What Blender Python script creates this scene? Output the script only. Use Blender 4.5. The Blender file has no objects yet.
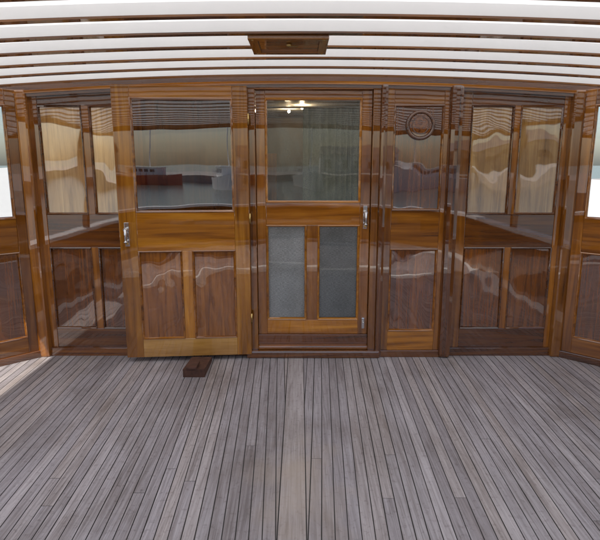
import bpy, bmesh, math, random
from mathutils import Vector, noise
random.seed(7)
D=bpy.data; C=bpy.context
scene=C.scene
scene.view_settings.view_transform='Standard'; scene.view_settings.look='None'; scene.view_settings.exposure=0

# ---------------------------------------------------------------- helpers
def link(o,parent=None):
    scene.collection.objects.link(o)
    if parent: o.parent=parent
    return o
def empty(name,loc=(0,0,0),rz=0,parent=None):
    o=D.objects.new(name,None); o.location=loc; o.rotation_euler=(0,0,rz); o.empty_display_size=.1
    return link(o,parent)
def mesh_obj(name,verts,faces,mat,parent=None,smooth=False,loc=(0,0,0)):
    m=D.meshes.new(name); m.from_pydata(verts,[],faces); m.update()
    bm=bmesh.new(); bm.from_mesh(m); bmesh.ops.recalc_face_normals(bm,faces=bm.faces); bm.to_mesh(m); bm.free()
    if smooth:
        for p in m.polygons: p.use_smooth=True
    o=D.objects.new(name,m); o.location=loc
    if mat: m.materials.append(mat)
    return link(o,parent)
def box(name,parent,x0,x1,y0,y1,z0,z1,mat,bev=.003):
    cx,cy,cz=(x0+x1)/2,(y0+y1)/2,(z0+z1)/2
    bm=bmesh.new(); bmesh.ops.create_cube(bm,size=1)
    for v in bm.verts: v.co=Vector((v.co.x*(x1-x0),v.co.y*(y1-y0),v.co.z*(z1-z0)))
    if bev>0:
        bmesh.ops.bevel(bm,geom=bm.edges[:],offset=min(bev,min(x1-x0,y1-y0,z1-z0)*.4),segments=2,profile=.6,affect='EDGES')
    m=D.meshes.new(name); bm.to_mesh(m); bm.free(); m.materials.append(mat)
    o=D.objects.new(name,m); o.location=(cx,cy,cz)
    return link(o,parent)
def wavy(name,parent,x0,x1,z0,z1,y,mat,amp=.0016,nx=16,nz=26,tilt=1,bias=0):
    s=random.uniform(0,100); cx,cz=(x0+x1)/2,(z0+z1)/2
    V=[];F=[]; tx=random.uniform(-.006,.006)*tilt; tz=random.uniform(-.008,.008)*tilt+bias
    for j in range(nz+1):
        for i in range(nx+1):
            x=x0+(x1-x0)*i/nx-cx; z=z0+(z1-z0)*j/nz-cz
            d=amp*noise.noise(Vector((x*5+s,z*4,s)))+amp*.22*noise.noise(Vector((x*14+s,z*9,s+4)))+tx*x+tz*z
            V.append((x,d,z))
    for j in range(nz):
        for i in range(nx):
            a=j*(nx+1)+i; F.append((a,a+1,a+nx+2,a+nx+1))
    return mesh_obj(name,V,F,mat,parent,True,(cx,y,cz))
def moulding(name,parent,x0,x1,z0,z1,yf,mat,w=.014,dep=.012):
    prof=[(-.001,dep+.008),( -.001,-.003),(.003,-.006),(.007,-.004),(.008,.001),(w*.8,dep*.45),(w,dep+.001),(w,dep+.010)]
    V=[];F=[];n=len(prof)
    for (ins,dy) in prof:
        V+=[(x0+ins,yf+dy,z0+ins),(x1-ins,yf+dy,z0+ins),(x1-ins,yf+dy,z1-ins),(x0+ins,yf+dy,z1-ins)]
    for k in range(n-1):
        for c in range(4):
            F.append((k*4+c,k*4+(c+1)%4,(k+1)*4+(c+1)%4,(k+1)*4+c))
    return mesh_obj(name,V,F,mat,parent)
def cyl(name,parent,r,h,loc,axis,mat,seg=24,bev=.001,r2=None):
    bm=bmesh.new(); bmesh.ops.create_cone(bm,cap_ends=True,segments=seg,radius1=r,radius2=r if r2 is None else r2,depth=h)
    if bev: bmesh.ops.bevel(bm,geom=[e for e in bm.edges if len(e.link_faces)==2 and any(len(f.verts)>4 for f in e.link_faces)],offset=bev,segments=2,affect='EDGES')
    m=D.meshes.new(name); bm.to_mesh(m); bm.free(); m.materials.append(mat)
    for p in m.polygons: p.use_smooth=len(p.vertices)<=4
    o=D.objects.new(name,m); o.location=loc
    if axis=='y': o.rotation_euler=(math.pi/2,0,0)
    if axis=='x': o.rotation_euler=(0,math.pi/2,0)
    return link(o,parent)

# ---------------------------------------------------------------- materials
def newmat(name):
    m=D.materials.new(name); m.use_nodes=True; nt=m.node_tree
    return m,nt,nt.nodes['Principled BSDF']
def N(nt,t,**k):
    n=nt.nodes.new(t)
    for a,b in k.items(): setattr(n,a,b)
    return n
def ramp(nt,fac,stops):
    r=N(nt,'ShaderNodeValToRGB'); e=r.color_ramp.elements
    while len(e)<len(stops): e.new(.5)
    for i,(p,c) in enumerate(stops): e[i].position=p; e[i].color=(*c,1)
    nt.links.new(fac,r.inputs[0]); return r.outputs[0]
def noisen(nt,vec,scale,detail=4,rough=.5,dist=0):
    n=N(nt,'ShaderNodeTexNoise'); n.inputs['Scale'].default_value=scale; n.inputs['Detail'].default_value=detail
    n.inputs['Roughness'].default_value=rough; n.inputs['Distortion'].default_value=dist
    nt.links.new(vec,n.inputs['Vector']); return n.outputs['Fac']
def mapn(nt,vec,sc):
    m=N(nt,'ShaderNodeMapping'); m.inputs['Scale'].default_value=sc; nt.links.new(vec,m.inputs['Vector']); return m.outputs[0]
def mixc(nt,fac,a,b,mode='MIX'):
    m=N(nt,'ShaderNodeMix'); m.data_type='RGBA'; m.blend_type=mode
    for sock,v in ((m.inputs[0],fac),(m.inputs[6],a),(m.inputs[7],b)):
        if hasattr(v,'is_output'): nt.links.new(v,sock)
        else: sock.default_value=v if not isinstance(v,tuple) else (*v,1)
    return m.outputs[2]
def objvec(nt):
    tc=N(nt,'ShaderNodeTexCoord'); oi=N(nt,'ShaderNodeObjectInfo')
    mu=N(nt,'ShaderNodeMath',operation='MULTIPLY'); mu.inputs[1].default_value=53.0; nt.links.new(oi.outputs['Random'],mu.inputs[0])
    va=N(nt,'ShaderNodeVectorMath',operation='ADD'); nt.links.new(tc.outputs['Object'],va.inputs[0]); nt.links.new(mu.outputs[0],va.inputs[1])
    return va.outputs[0],oi.outputs['Random']
def varnish(name,dark,mid,light,axis='z',coatior=2.05,fig=1.0,crough=.016):
    m,nt,b=newmat(name); v,rnd=objvec(nt)
    ls={'z':(20,20,1.1),'x':(1.1,20,20),'y':(20,1.1,20)}[axis]
    fs={'z':(260,260,7),'x':(7,260,260),'y':(260,7,260)}[axis]
    g=noisen(nt,mapn(nt,v,ls),1.0,5,.5,1.0*fig)
    big=noisen(nt,mapn(nt,v,(ls[0]*.16,ls[1]*.16,ls[2]*(.16 if axis!='z' else 1))),1.3,3,.5,.8)
    col=ramp(nt,g,[(.24,dark),(.48,mid),(.76,light)])
    fine=ramp(nt,noisen(nt,mapn(nt,v,fs),1,3,.6),[(.35,(.62,.54,.44)),(.6,(1,1,1))])
    col=mixc(nt,.45,col,fine,'MULTIPLY')
    col=mixc(nt,.65,col,ramp(nt,big,[(.3,(.50,.38,.28)),(.65,(1.15,1.12,1.0))]),'MULTIPLY')
    hs=N(nt,'ShaderNodeHueSaturation'); mr=N(nt,'ShaderNodeMapRange'); mr.inputs[3].default_value=.78; mr.inputs[4].default_value=1.22
    hs.inputs['Saturation'].default_value=1.03
    nt.links.new(rnd,mr.inputs[0]); nt.links.new(mr.outputs[0],hs.inputs['Value']); nt.links.new(col,hs.inputs['Color'])
    nt.links.new(hs.outputs[0],b.inputs['Base Color'])
    b.inputs['Roughness'].default_value=.5; b.inputs['Specular IOR Level'].default_value=.1
    b.inputs['Coat Weight'].default_value=1; b.inputs['Coat Roughness'].default_value=crough; b.inputs['Coat IOR'].default_value=coatior
    bp=N(nt,'ShaderNodeBump'); bp.inputs['Strength'].default_value=.18; bp.inputs['Distance'].default_value=.003
    nt.links.new(noisen(nt,v,4.5,1),bp.inputs['Height'])
    bp2=N(nt,'ShaderNodeBump'); bp2.inputs['Strength'].default_value=.04; bp2.inputs['Distance'].default_value=.0003
    nt.links.new(noisen(nt,mapn(nt,v,fs),1,2),bp2.inputs['Height']); nt.links.new(bp.outputs[0],bp2.inputs['Normal'])
    nt.links.new(bp2.outputs[0],b.inputs['Coat Normal']); nt.links.new(bp.outputs[0],b.inputs['Normal'])
    return m
dk=((.040,.011,.003),(.125,.040,.008),(.23,.085,.016))
mdm=((.09,.027,.004),(.285,.104,.015),(.45,.19,.032))
og=((.18,.062,.008),(.43,.175,.023),(.60,.285,.048))
lt=((.30,.15,.042),(.56,.325,.115),(.74,.49,.21))
wz_d=varnish('varnish_dark_v',*dk); wx_d=varnish('varnish_dark_h',*dk,axis='x')
wz_m=varnish('varnish_mid_v',*mdm); wx_m=varnish('varnish_mid_h',*mdm,axis='x')
wz_o=varnish('varnish_orange_v',*og,coatior=1.9); wx_o=varnish('varnish_orange_h',*og,axis='x',coatior=1.9)
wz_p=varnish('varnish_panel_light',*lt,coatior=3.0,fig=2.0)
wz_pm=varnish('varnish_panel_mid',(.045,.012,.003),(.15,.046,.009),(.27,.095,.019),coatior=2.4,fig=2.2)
wy_m=varnish('varnish_mid_y',*mdm,axis='y')

def simple(name,col,rough=.5,metal=0,spec=.5,var=.15,scale=6):
    m,nt,b=newmat(name); v,r=objvec(nt)
    c=mixc(nt,1.0,col,ramp(nt,noisen(nt,v,scale,5,.6),[(.3,(1-var,)*3),(.7,(1,)*3)]),'MULTIPLY')
    nt.links.new(c,b.inputs['Base Color']); b.inputs['Roughness'].default_value=rough; b.inputs['Metallic'].default_value=metal
    b.inputs['Specular IOR Level'].default_value=spec
    return m
white=simple('white_paint',(.90,.895,.88),.35,var=.04)
reflector_mat=simple('reflector_white',(.88,.87,.84),.8,var=.06)
chrome=simple('chrome',(.75,.75,.76),.12,1,var=.1,scale=30)
brass=simple('brass',(.6,.42,.16),.25,1)
caulk=simple('deck_caulk',(.055,.05,.048),.8)
blockm=simple('block_wood',(.11,.045,.028),.7,var=.5,scale=25)
dark_int=simple('interior_wood',(.14,.07,.03),.4,var=.4)
stone=simple('quay_stone',(.42,.40,.37),.85,var=.3,scale=1.5)
plaster=simple('pale_plaster',(.72,.70,.66),.8,var=.12,scale=.6)
ochre=simple('ochre_plaster',(.55,.43,.30),.85,var=.2,scale=1)
redp=simple('red_hull_paint',(.45,.05,.04),.3,var=.1)
roofm=simple('roof_slate',(.2,.18,.17),.7,var=.3)
winm=simple('window_dark',(.03,.04,.05),.08,var=.1)

def translucent_mat():  # passes sunlight so the ceiling glows and fills the space below
    m=D.materials.new('translucent_white'); m.use_nodes=True; nt=m.node_tree; nt.nodes.clear()
    o=N(nt,'ShaderNodeOutputMaterial'); mx=N(nt,'ShaderNodeMixShader'); mx.inputs[0].default_value=.68
    a=N(nt,'ShaderNodeBsdfDiffuse'); t=N(nt,'ShaderNodeBsdfTranslucent')
    a.inputs[0].default_value=(.92,.915,.90,1); t.inputs[0].default_value=(.97,.96,.94,1)
    nt.links.new(a.outputs[0],mx.inputs[1]); nt.links.new(t.outputs[0],mx.inputs[2]); nt.links.new(mx.outputs[0],o.inputs[0]); return m
translucent=translucent_mat()

def glass(name,ior=1.9,film=0,filmcol=(.3,.33,.32),rough=.0,tint=(1,1,1),blur=0):
    m=D.materials.new(name); m.use_nodes=True; nt=m.node_tree; nt.nodes.clear()
    o=N(nt,'ShaderNodeOutputMaterial')
    if blur:
        tr=N(nt,'ShaderNodeBsdfRefraction'); tr.inputs['IOR'].default_value=1.03; tr.inputs['Roughness'].default_value=blur
    else: tr=N(nt,'ShaderNodeBsdfTransparent')
    tr.inputs[0].default_value=(*tint,1)
    gl=N(nt,'ShaderNodeBsdfGlossy'); gl.inputs['Roughness'].default_value=rough
    fr=N(nt,'ShaderNodeFresnel'); fr.inputs[0].default_value=ior
    base=tr.outputs[0]
    if film>0:
        df=N(nt,'ShaderNodeBsdfDiffuse'); df.inputs[0].default_value=(*filmcol,1)
        tc=N(nt,'ShaderNodeTexCoord')
        f=ramp(nt,noisen(nt,mapn(nt,tc.outputs['Object'],(1.6,1,.8)),3.2,6,.6,.5),[(.36,(film*.12,)*3),(.62,(film,)*3)])
        f2=ramp(nt,noisen(nt,tc.outputs['Object'],130,3,.7),[(.35,(.6,)*3),(.65,(1.2,)*3)])
        f=mixc(nt,1.0,f,f2,'MULTIPLY')
        mf=N(nt,'ShaderNodeMixShader'); nt.links.new(f,mf.inputs[0]); nt.links.new(base,mf.inputs[1]); nt.links.new(df.outputs[0],mf.inputs[2]); base=mf.outputs[0]
    mx=N(nt,'ShaderNodeMixShader'); nt.links.new(fr.outputs[0],mx.inputs[0]); nt.links.new(base,mx.inputs[1]); nt.links.new(gl.outputs[0],mx.inputs[2])
    nt.links.new(mx.outputs[0],o.inputs[0]); return m
g_clear=glass('window_glass',1.5)
g_door=glass('door_glass',2.9,tint=(.6,.54,.46),rough=.012)
g_film=glass('misted_glass',1.8,film=.6,filmcol=(.19,.20,.165),tint=(.8,.8,.7),blur=.16,rough=.0)

def blind_mat():
    m,nt,b=newmat('reeded_glass_backing'); tc=N(nt,'ShaderNodeTexCoord')
    c=ramp(nt,noisen(nt,mapn(nt,tc.outputs['Object'],(60,1,420)),1,3,.7),[(.35,(.18,.19,.195)),(.62,(.42,.44,.45))])
    c=mixc(nt,.7,c,ramp(nt,noisen(nt,mapn(nt,tc.outputs['Object'],(420,1,90)),1,3),[(.35,(.6,.6,.6)),(.6,(1,1,1))]),'MULTIPLY')
    c=mixc(nt,.6,c,ramp(nt,noisen(nt,tc.outputs['Object'],5,4),[(.35,(.55,.55,.52)),(.6,(1,1,1))]),'MULTIPLY')
    nt.links.new(c,b.inputs['Base Color']); b.inputs['Roughness'].default_value=.35; return m
blind=blind_mat()

def deck_mat():
    m,nt,b=newmat('weathered_teak'); tc=N(nt,'ShaderNodeTexCoord'); v=tc.outputs['Object']
    at=N(nt,'ShaderNodeAttribute'); at.attribute_name='plank'; rnd=at.outputs['Fac']
    mu=N(nt,'ShaderNodeMath',operation='MULTIPLY'); mu.inputs[1].default_value=91.; nt.links.new(rnd,mu.inputs[0])
    va=N(nt,'ShaderNodeVectorMath',operation='ADD'); nt.links.new(v,va.inputs[0]); nt.links.new(mu.outputs[0],va.inputs[1]); pv=va.outputs[0]
    g=noisen(nt,mapn(nt,pv,(120,3,1)),1,5,.65,.6)
    col=ramp(nt,g,[(.3,(.240,.216,.212)),(.5,(.360,.336,.338)),(.72,(.46,.435,.438))])
    pr=ramp(nt,rnd,[(0,(.80,.78,.79)),(.3,(.93,.92,.94)),(.6,(1.0,.99,1.0)),(.85,(1.04,.99,.94)),(1,(1.13,1.12,1.13))])
    col=mixc(nt,1.,col,pr,'MULTIPLY')
    st=noisen(nt,mapn(nt,v,(1.3,.8,1)),1.7,6,.6,.4)
    col=mixc(nt,.85,col,ramp(nt,st,[(.3,(.64,.60,.57)),(.5,(.97,.97,.99)),(.7,(1.1,1.1,1.13))]),'MULTIPLY')
    st2=noisen(nt,mapn(nt,pv,(9,.9,1)),1.7,5,.6,.4)
    col=mixc(nt,.65,col,ramp(nt,st2,[(.33,(.70,.66,.63)),(.5,(1,1,1))]),'MULTIPLY')
    sp=noisen(nt,v,38,4,.7); col=mixc(nt,.45,col,ramp(nt,sp,[(.33,(.55,.5,.48)),(.45,(1,1,1))]),'MULTIPLY')
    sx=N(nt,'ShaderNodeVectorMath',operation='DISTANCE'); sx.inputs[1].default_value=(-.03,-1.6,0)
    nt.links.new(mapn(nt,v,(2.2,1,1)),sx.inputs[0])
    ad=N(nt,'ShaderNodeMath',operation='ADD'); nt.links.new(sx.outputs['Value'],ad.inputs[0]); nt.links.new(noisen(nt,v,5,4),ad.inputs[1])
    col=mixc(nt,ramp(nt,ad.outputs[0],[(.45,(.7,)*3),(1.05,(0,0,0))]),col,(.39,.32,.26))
    nt.links.new(col,b.inputs['Base Color']); b.inputs['Roughness'].default_value=.62; b.inputs['Specular IOR Level'].default_value=.35
    bp=N(nt,'ShaderNodeBump'); bp.inputs['Strength'].default_value=.5; bp.inputs['Distance'].default_value=.0012
    nt.links.new(g,bp.inputs['Height']); nt.links.new(bp.outputs[0],b.inputs['Normal']); return m
teak=deck_mat()

# ---------------------------------------------------------------- camera
cam=D.cameras.new('camera'); co=D.objects.new('camera',cam); link(co)
co.location=(0,-3.7,1.355); co.rotation_euler=(math.radians(90-11.1),0,0)
cam.lens=32.1; cam.sensor_width=36; cam.clip_end=5000; cam.clip_start=.05; scene.camera=co

# ---------------------------------------------------------------- boat plan outline
half=2.45
def outline():
    pts=[(-half,12),(-half,-4.2)]
    for i in range(1,16):
        a=math.pi*i/16; pts.append((-half*math.cos(a),-4.2-2.0*math.sin(a)))
    pts+=[(half,-4.2),(half,12)]
    return pts
OUT=outline()

# ---------------------------------------------------------------- teak deck
def clip(poly,nx,ny,c):
    out=[]
    for i in range(len(poly)):
        a=poly[i];b=poly[(i+1)%len(poly)]
        da=nx*a[0]+ny*a[1]-c; db=nx*b[0]+ny*b[1]-c
        if da<=0: out.append(a)
        if (da<0<db) or (db<0<da):
            t=da/(da-db); out.append((a[0]+(b[0]-a[0])*t,a[1]+(b[1]-a[1])*t))
    return out
deck=empty('teak_deck')
V=[];F=[];A=[]
def addpoly(p):
    if len(p)<3: return
    s=len(V); r=random.random()
    for q in p: V.append((q[0],q[1],0))
    F.append(tuple(range(s,s+len(p)))); A.append(r)
pw=.050; king=.055; y0=.0; y1=-6.0; cx=-.03
def plankset(side):
    k=.034
    for n in range(0,62):
        gap=random.uniform(.0034,.0050)
        xa=cx+side*(king+n*pw-.22); xb=xa+side*pw
        y=y0; seg=[random.uniform(1.2,5.5)]
        while sum(seg)<6: seg.append(random.uniform(4.5,6))
        for L in seg:
            ya=y; yb=max(y-L,y1)
            def X(x,yy): 
                s=-yy; bend=(k*s+.0022*s*s)
                return x-side*bend
            g=gap/2*side
            m=6; left=[];right=[]
            for i in range(m+1):
                yy=ya+(yb-ya)*i/m
                if i==0: yy-=.001
                if i==m: yy+=.001
                left.append((X(xa+g,yy),yy)); right.append((X(xb-g,yy),yy))
            poly=left+right[::-1]
            if side>0: poly=clip(poly,-1,0,-(cx+king+gap/2))
            else: poly=clip(poly,1,0,cx-king-gap/2)
            poly=clip(poly,side,0,half-.06)
            addpoly(poly)
            y=yb
            if y<=y1: break
plankset(1); plankset(-1)
gap=.005
ys=[0,-2.6,-6.0]
for a,b in zip(ys,ys[1:]):
    addpoly([(cx-king+gap/2,a-.0015),(cx+king-gap/2,a-.0015),(cx+king-gap/2,b+.0015),(cx-king+gap/2,b+.0015)])
m=D.meshes.new('planks'); m.from_pydata(V,[],F); at=m.attributes.new('plank','FLOAT','FACE')
for i,a in enumerate(A): at.data[i].value=a
bm=bmesh.new(); bm.from_mesh(m)
for f in bm.faces:
    f.normal_update()
    if f.normal.z<0: f.normal_flip()
bm.to_mesh(m); bm.free(); m.materials.append(teak)
link(D.objects.new('planks',m),deck)
mesh_obj('caulking',[(x,y,-.003) for x,y in OUT],[tuple(range(len(OUT)))],caulk,deck)
for sx in (-1,1):
    mesh_obj('side_deck',[(sx*1.85,.02,0),(sx*(half-.06),.02,0),(sx*(half-.06),8,0),(sx*1.85,8,0)],[(0,1,2,3)],teak,deck)

hull=empty('boat_hull')
def loft(name,prof,mat,pts=OUT,parent=hull):
    V=[];F=[];n=len(prof)
    for i,(x,y) in enumerate(pts):
        a=Vector(pts[max(i-1,0)]);b=Vector(pts[min(i+1,len(pts)-1)]); t=(b-a).normalized(); nn=Vector((t.y,-t.x))
        if nn.dot(Vector((x,y))-Vector((0,(y if abs(x)>=half-.01 else -4.2))))<0: nn=-nn
        for (off,z) in prof: V.append((x+nn.x*off,y+nn.y*off,z))
    for i in range(len(pts)-1):
        for k in range(n):
            F.append((i*n+k,i*n+(k+1)%n,(i+1)*n+(k+1)%n,(i+1)*n+k))
    return mesh_obj(name,V,F,mat,parent,False)
loft('bulwark',[(-.03,0),(-.03,.62),(.03,.62),(.05,0),(-.1,-1.4),(-.2,-1.4)],wy_m)
loft('cap_rail',[(-.07,.622),(-.07,.66),(.07,.66),(.07,.622)],white)  # made white so its mirror image draws a bright line
loft('highlight_strake',[(-.16,.001),(-.16,.022),(-.032,.022),(-.032,.001)],white)  # unseen white edging added to give highlight lines in the panels

# unseen white strip added on the deck, mirrored as highlights in the varnish
cv=empty('unseen_reflector',(0,-3.2,0))
V=[];F=[];nx,ny=60,8
for i in range(nx+1):
    x=-1.75+3.5*i/nx
    for j in range(ny+1):
        t=j/ny; w=.13+.03*noise.noise(Vector((x*1.5,2,0)))
        V.append((x,-w+2*w*t+.05*noise.noise(Vector((x*1.1,0,5))),.002+.05*math.sin(math.pi*t)**.5*(1+.3*noise.noise(Vector((x*5,t*3,1))))))
for i in range(nx):
    for j in range(ny):
        a=i*(ny+1)+j; F.append((a,a+1,a+ny+2,a+ny+1))
mesh_obj('reflector_sheet',V,F,reflector_mat,cv,True)

# ---------------------------------------------------------------- ceiling
AFT=-4.2
def zc(x): return 1.905-.018*x*x
ceil=empty('white_ceiling')
def curved_bar(name,parent,xa,xb,ya,yb,za,zb,mat,seg=32):
    V=[];F=[]
    for i in range(seg+1):
        x=xa+(xb-xa)*i/seg; z=zc(x)
        V+=[(x,ya,z+za),(x,yb,z+za),(x,yb,z+zb),(x,ya,z+zb)]
    for i in range(seg):
        for k in range(4): F.append((i*4+k,i*4+(k+1)%4,i*4+4+(k+1)%4,i*4+4+k))
    F.append((0,1,2,3)); F.append((seg*4,seg*4+1,seg*4+2,seg*4+3))
    return mesh_obj(name,V,F,mat,parent)
V=[];F=[];seg=32
for i in range(seg+1):
    x=-2.6+5.2*i/seg
    V+=[(x,.0,zc(x)+.05),(x,AFT,zc(x)+.05)]
for i in range(seg): F.append((i*2,i*2+1,i*2+3,i*2+2))
mesh_obj('translucent_skin',V,F,translucent,ceil,True)  # painted deckhead made translucent, added to brighten ceiling and deck
y=-.19
beamx=varnish('varnish_beam',(.06,.022,.006),(.20,.08,.020),(.34,.15,.045),axis='x',coatior=1.5)
while y>AFT:
    curved_bar('beam',ceil,-2.6,2.6,y-.019,y+.019,.005,.0495,white)
    curved_bar('beam_strip',ceil,-2.6,2.6,y-.021,y+.021,-.003,.005,beamx)
    y-=.27
curved_bar('edge_beam',ceil,-2.6,2.6,AFT-.04,AFT,-.04,.06,beamx)
for sx in (-1,1):
    box('side_beam',ceil,sx*2.62-.03,sx*2.62+.03,AFT,0,zc(2.6)-.03,zc(2.6)+.07,wy_m)
    for yy in (-2.4,AFT+.1):
        box('stanchion',ceil,sx*2.44-.03,sx*2.44+.03,yy-.03,yy+.03,.66,zc(2.44),wz_m)

hatch=empty('ceiling_hatch',(-.05,-1.10,1.8835))
hw,hd=.175,.165
box('frame_front',hatch,-hw,hw,-hd,-hd+.04,0,.018,wx_o)
box('frame_back',hatch,-hw,hw,hd-.04,hd,0,.018,wx_o)
wy_h=varnish('varnish_hatch_side',*og,axis='y',coatior=1.8)
for s in (-1,1):
    box('frame_side',hatch,min(s*hw,s*(hw-.04)),max(s*hw,s*(hw-.04)),-hd+.0405,hd-.0405,0.001,.018,wy_h)
box('inner_panel',hatch,-hw+.04,hw-.04,-hd+.04,hd-.04,.009,.017,wx_m)
cyl('catch',hatch,.012,.012,(.0,-.04,.003),'z',brass)
box('catch_bar',hatch,-.005,.04,-.046,-.034,-.005,0.0,brass,.001)
for sx in (-1,1):
    for sy in (-1,1): cyl('screw',hatch,.006,.004,(sx*(hw-.02),sy*(hd-.02),-.0005),'z',brass,12,0)

# ---------------------------------------------------------------- joinery
def joinery(parent,x0,x1,z0,z1,yf,th,rows,mv,mh,mp,mpu=None,mbot=None,mm=None):
    ax=min(r[2][0][0] for r in rows); bx=max(r[2][-1][1] for r in rows)
    box('stile',parent,x0,ax,yf,yf+th,z0,z1,mv); box('stile',parent,bx,x1,yf,yf+th,z0,z1,mv)
    zz=z0
    for i,(za,zb,cols,kind) in enumerate(rows):
        box('rail',parent,ax,bx,yf+.0006,yf+th,zz,za,(mbot if (i==0 and mbot) else mh))
        for (c,d) in zip(cols,cols[1:]): box('muntin',parent,c[1],d[0],yf+.0012,yf+th,za,zb,mv)
        for (xa,xb) in cols:
            moulding('bead',parent,xa,xb,za,zb,yf,mm or mh)
            if kind=='panel': wavy('panel',parent,xa+.008,xb-.008,za+.008,zb-.008,yf+.013,mp,amp=.0038,bias=.012)
            elif kind=='panelu': wavy('panel',parent,xa+.008,xb-.008,za+.008,zb-.008,yf+.012,mpu or mp,amp=.0012)
            elif kind=='blind':
                wavy('pane',parent,xa-.002,xb+.002,za-.002,zb+.002,yf+.012,g_clear,amp=.0003)
                wavy('blind',parent,xa-.002,xb+.002,za-.002,zb+.002,yf+.026,blind,amp=.0006)
            else: wavy('pane',parent,xa-.002,xb+.002,za-.002,zb+.002,yf+.012,kind,amp=.0004,tilt=.2)
        zz=zb
    box('top_rail',parent,ax,bx,yf+.0006,yf+th,zz,z1,mh)

bulk=empty('wooden_bulkhead')
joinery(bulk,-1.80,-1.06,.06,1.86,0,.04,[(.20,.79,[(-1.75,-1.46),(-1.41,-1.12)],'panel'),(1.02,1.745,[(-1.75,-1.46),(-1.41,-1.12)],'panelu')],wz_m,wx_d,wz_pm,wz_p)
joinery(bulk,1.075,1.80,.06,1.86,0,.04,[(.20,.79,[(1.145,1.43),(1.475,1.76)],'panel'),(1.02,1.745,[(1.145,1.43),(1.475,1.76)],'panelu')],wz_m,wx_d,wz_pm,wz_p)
box('backing',bulk,-1.06,-.345,.0,.04,.06,1.86,wz_d)
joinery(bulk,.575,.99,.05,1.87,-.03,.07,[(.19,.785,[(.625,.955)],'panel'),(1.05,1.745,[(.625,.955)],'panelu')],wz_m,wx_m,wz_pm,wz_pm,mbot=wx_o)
box('plinth',bulk,-1.82,-1.06,-.02,.03,0,.06,wx_d); box('plinth',bulk,1.06,1.82,-.02,.03,0,.06,wx_d)
box('plinth',bulk,.56,1.0,-.05,.03,0,.05,wx_d); box('plinth',bulk,-1.06,-.35,-.018,.03,0,.06,wx_d)
def post(x,w,d,z1=1.87,mat=wz_m,bev=.014,y=0):
    box('post',bulk,x-w/2,x+w/2,y-d,y+.03,0,z1,mat,bev)
post(1.03,.085,.075,1.87,wz_d,.03)
post(.557,.045,.06,1.875,wz_d,.018)
post(-1.835,.075,.05,1.84,wz_m); post(1.835,.075,.05,1.84,wz_m)
curved_bar('cornice',bulk,-2.4,2.4,-.035,.03,-.05,.045,wx_d)
curved_bar('cornice_bead',bulk,-1.88,1.88,-.048,-.036,-.032,-.012,wx_m)
def torus(name,parent,R,r,loc,mat):
    V=[];F=[];a=40;b=10
    for i in range(a):
        for j in range(b):
            t=2*math.pi*i/a;p=2*math.pi*j/b
            V.append(((R+r*math.cos(p))*math.cos(t),r*math.sin(p),(R+r*math.cos(p))*math.sin(t)))
    for i in range(a):
        for j in range(b): F.append((i*b+j,((i+1)%a)*b+j,((i+1)%a)*b+(j+1)%b,i*b+(j+1)%b))
    return mesh_obj(name,V,F,mat,parent,True,loc)
vent=empty('round_vent',(.80,-.03,1.615))
cyl('rim',vent,.098,.014,(0,.008,0),'y',wz_d,40,.004)
torus('ring',vent,.086,.011,(0,-.004,0),wx_d)
cyl('disc',vent,.076,.010,(0,.0,0),'y',wz_pm,40,.003)
torus('inner_ring',vent,.056,.003,(0,-.006,0),wx_d)

frame=empty('door_frame')
box('jamb',frame,-.35,-.30,-.03,.05,.0,1.875,wz_m); box('jamb',frame,.485,.534,-.03,.05,0,1.875,wz_m)
box('head',frame,-.30,.485,-.0285,.05,1.845,1.875,wx_m)
box('threshold',frame,-.30,.485,-.004,.09,.06,.155,wx_d)
box('sill',frame,-.38,.57,-.075,.05,.0,.055,wx_d,.012)
box('step_board',frame,-.299,.484,-.05,-.005,.056,.085,wx_m,.01)

gd=empty('glazed_door',(.0,.012,0))
joinery(gd,-.298,.483,.156,1.843,0,.04,[(.262,.945,[(-.235,.045),(.125,.415)],'blind'),(1.10,1.793,[(-.235,.415)],g_film)],wz_m,wx_m,wz_pm,mbot=wx_o,mm=wx_o)
def handle(parent,x,y,z):
    h=empty('door_handle',(x,y,z),0,parent)
    box('plate',h,-.015,.015,-.006,0,-.08,.08,chrome,.005)
    cyl('boss',h,.013,.05,(0,-.028,.035),'y',chrome)
    cyl('grip',h,.0085,.085,(0,-.05,.0),'z',chrome,20,.004)
    cyl('grip_end',h,.014,.014,(0,-.05,-.045),'z',chrome,20,.005)
    cyl('keyhole',h,.008,.006,(0,-.008,-.062),'y',brass)
    return h
handle(gd,.452,-.001,1.0)
box('bolt',gd,.442,.462,-.016,-.001,.20,.28,chrome,.004)
cyl('bolt_knob',gd,.007,.03,(.452,-.028,.25),'y',chrome)

od=empty('wooden_door',(-.345,-.045,0),math.radians(4.5))
OL=-.865
joinery(od,OL,0,.035,1.858,-.04,.04,[(.165,.785,[(OL+.115,OL+.405),(OL+.475,OL+.765)],'panel'),(1.045,1.78,[(OL+.115,OL+.765)],g_door)],wz_o,wx_o,
  varnish('varnish_door_panel',(.10,.030,.005),(.26,.092,.015),(.40,.16,.031),coatior=2.1,fig=2),mbot=varnish('varnish_kick',(.40,.20,.055),(.56,.31,.09),(.68,.41,.14),axis='x'),mm=wx_m)
handle(od,OL+.05,-.041,.90)
for z in (.3,1.0,1.65): cyl('hinge',od,.006,.07,(.004,-.042,z),'z',brass,16)

wb=empty('wooden_wedge_block',(-.69,-.36,0))
mesh_obj('wedge',[(-.07,-.06,0),(.07,-.06,0),(.07,.24,0),(-.07,.24,0),(-.07,-.06,.055),(.07,-.06,.055),(.07,.24,.03),(-.07,.24,.03)],
 [(0,1,2,3),(4,5,6,7),(0,1,5,4),(1,2,6,5),(2,3,7,6),(3,0,4,7)],blockm,wb)
box('cleat',wb,-.05,.02,-.07,.05,.056,.072,blockm)

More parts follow.
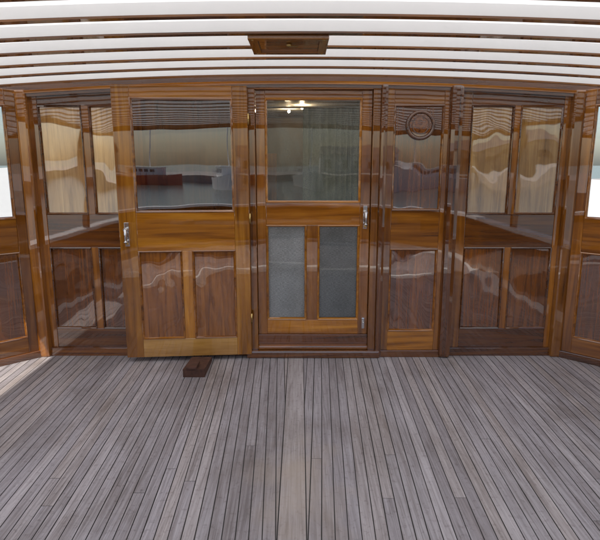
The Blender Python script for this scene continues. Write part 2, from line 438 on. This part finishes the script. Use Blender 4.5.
def wing(s):
    w=empty('glazed_side_door',(s*1.86,-.03,0),-s*math.radians(44))
    def X(a,b): return (a,b) if s>0 else (-b,-a)
    x0,x1=X(.0,.80); c=X(.082,.70)
    joinery(w,x0,x1,.05,1.84,0,.04,[(.16,.77,[c],'panel'),(1.0,1.74,[c],g_clear)],wz_m,wx_m,wz_pm,mbot=wx_m)
    box('plinth',w,x0,x1,-.015,.03,0,.05,wx_d)
wing(-1); wing(1)

# ---------------------------------------------------------------- cabin interior
cab=empty('cabin_saloon')
box('cabin_side',cab,-1.84,-1.80,.05,7,0,1.84,white); box('cabin_side',cab,1.80,1.84,.05,7,0,1.84,white)
box('cabin_roof',cab,-1.9,1.9,.045,7,1.96,2.0,white); box('cabin_floor',cab,-1.8,1.8,.05,7,-.002,.03,dark_int)
box('aft_bulkhead',cab,-1.8,1.8,3.4,3.44,0,1.96,dark_int)
box('lining',cab,-1.8,-1.78,.06,3.4,0.03,1.96,dark_int); box('lining',cab,1.78,1.8,.06,3.4,0.03,1.96,dark_int)
box('table_top',cab,-.5,.7,1.5,2.3,.72,.75,dark_int); box('table_leg',cab,.05,.15,1.85,1.95,.03,.72,dark_int)
box('settee',cab,-1.7,-1.1,.8,3.2,.03,.45,dark_int); box('settee',cab,1.1,1.7,.8,3.2,.03,.45,dark_int)
box('bookcase',cab,-.9,-.3,3.2,3.39,.03,1.5,wz_m)
net=simple('net_curtain',(.42,.43,.38),.9,var=.25,scale=12)
V=[];F=[];nx=90
for i in range(nx+1):
    t=i/nx; x=.02+.44*t; yy=.13+.016*math.sin(t*62+1.5*math.sin(t*9))
    V+=[(x,yy,1.0),(x+.006*math.sin(t*30),yy*1.0,1.74)]
for i in range(nx): F.append((i*2,i*2+2,i*2+3,i*2+1))
mesh_obj('curtain',V,F,net,cab,True); cyl('curtain_rod',cab,.006,.8,(.1,.13,1.745),'x',brass,12,0)
lm,nt,b=newmat('lamp_glow'); b.inputs['Emission Color'].default_value=(1,.75,.45,1); b.inputs['Emission Strength'].default_value=4
for (x,y) in ((.02,1.15),(-.12,1.5)):
    cyl('downlight',cab,.022,.012,(x,y,1.952),'z',lm)
    l=D.lights.new('lamp','POINT'); l.energy=5; l.color=(1,.75,.5); l.shadow_soft_size=.012
    lo=D.objects.new('downlight_lamp',l); lo.location=(x,y+.8,1.93); link(lo,cab)

# ---------------------------------------------------------------- outside world
def water():
    m,nt,b=newmat('water'); tc=N(nt,'ShaderNodeTexCoord')
    b.inputs['Base Color'].default_value=(.10,.13,.12,1); b.inputs['Roughness'].default_value=.15
    bp=N(nt,'ShaderNodeBump'); bp.inputs['Strength'].default_value=.6; bp.inputs['Distance'].default_value=.08
    nt.links.new(noisen(nt,tc.outputs['Object'],1.6,4,.55),bp.inputs['Height']); nt.links.new(bp.outputs[0],b.inputs['Normal']); return m
mesh_obj('water',[(-2500,-2500,-1.3),(2500,-2500,-1.3),(2500,2500,-1.3),(-2500,2500,-1.3)],[(0,1,2,3)],water())
def building(loc,rz,w,d,h,floors,bays,wall):
    b=empty('quay_building',loc,rz)
    box('walls',b,-w/2,w/2,0,d,0,h,wall,0)
    mesh_obj('roof',[(-w/2-.3,-.3,h),(w/2+.3,-.3,h),(w/2+.3,d+.3,h),(-w/2-.3,d+.3,h),(-w/2-.3,d/2,h+1.8),(w/2+.3,d/2,h+1.8)],[(0,1,5,4),(2,3,4,5),(0,4,3),(1,2,5),(0,1,2,3)],roofm,b)
    for f in range(floors):
        for i in range(bays):
            x=-w/2+w*(i+.5)/bays; z=h*(f+.3)/floors
            box('window',b,x-.5,x+.5,-.03,.02,z,z+1.3,winm,0)
            box('window_sill',b,x-.6,x+.6,-.12,-.031,z-.12,z,stone,0)
            box('glazing_bar',b,x-.03,x+.03,-.06,-.031,z,z+1.3,white,0)
quay=empty('stone_quay')
box('wall_port',quay,-90,-26,-90,60,-1.6,-.2,stone,0); box('wall_starboard',quay,28,90,-90,60,-1.6,-.2,stone,0)
box('wall_aft',quay,-25.9,27.9,-130,-82,-1.6,-.2,stone,0)
building((-60,50,-.2),math.radians(45),22,9,6,2,7,plaster)
building((66,40,-.2),math.radians(-50),24,9,6,2,7,plaster)
building((-26,-98,-.2),math.radians(180),14,9,4,1,5,ochre)
building((12,-98,-.2),math.radians(180),16,9,3.4,1,6,plaster)
building((38,-96,-.2),math.radians(190),18,9,4.5,1,6,ochre)

def boat(loc,rz,L,B,H,paint=white):
    b=empty('moored_boat',loc,rz); V=[];F=[];n=14
    for i in range(n+1):
        t=i/n; x=-L/2+L*t; w=B/2*(1-max(0,(t-.45)/.55)**2.2)*(.86+.14*min(1,t*3)); sh=H*(1+.35*t*t)
        V+=[(x,-w,sh),(x,-w*.88,-.1*H),(x,-w*.4,-H*.5),(x,w*.4,-H*.5),(x,w*.88,-.1*H),(x,w,sh)]
    for i in range(n):
        for k in range(6): F.append((i*6+k,i*6+(k+1)%6,i*6+6+(k+1)%6,i*6+6+k))
    F.append((0,1,2,3,4,5))
    mesh_obj('hull',V,F,paint,b)
    box('deckhouse',b,-L*.3,L*.18,-B*.3,B*.3,H*1.0,H*1.0+1.15,white,.06)
    box('deckhouse_roof',b,-L*.32,L*.2,-B*.33,B*.33,H+1.152,H+1.22,white,.02)
    for i in range(5):
        x=-L*.26+i*L*.088
        for s in (-1,1): box('side_window',b,x,x+L*.06,min(s*B*.302,s*B*.306),max(s*B*.302,s*B*.306),H+.55,H+.95,winm,0)
    for i in range(9):
        x=-L*.45+i*L*.1
        for s in (-1,1): cyl('rail_post',b,.02,.7,(x,s*B*.38,H*1.1+.35),'z',chrome,8,0)
    cyl('mast',b,.06,5,(L*.05,0,H+3.6),'z',white,12,0)
    return b
boat((-11,10,-1.2),math.radians(-6),13,3.6,2.0)  # white hull added to make the port side window bright
boat((13,11,-1.2),math.radians(174),13,3.6,1.7)  # same added bright hull behind the starboard side window
boat((-14,-54,-1.2),math.radians(40),10,3.2,1.2)
boat((-9.0,-70,-1.2),math.radians(20),9,3.2,1.1,redp)
boat((1,-58,-1.2),math.radians(84),10,3.2,1.2)
boat((13,-52,-1.2),math.radians(150),11,3.4,1.2)

# ---------------------------------------------------------------- light
el,az=math.radians(52),math.radians(219)
S=Vector((math.sin(az)*math.cos(el),math.cos(az)*math.cos(el),math.sin(el)))
sun=D.lights.new('sun','SUN'); sun.energy=5; sun.angle=math.radians(.5); sun.color=(1,.95,.88)
so=D.objects.new('sun',sun); so.rotation_euler=S.to_track_quat('Z','Y').to_euler(); link(so)
w=D.worlds.new('World'); scene.world=w; w.use_nodes=True; nt=w.node_tree
sky=nt.nodes.new('ShaderNodeTexSky'); sky.sky_type='NISHITA'; sky.sun_disc=False; sky.sun_elevation=el; sky.sun_rotation=az
sky.dust_density=2.0; sky.air_density=1.0
bg=nt.nodes['Background']; bg.inputs[1].default_value=.15; nt.links.new(sky.outputs[0],bg.inputs[0])
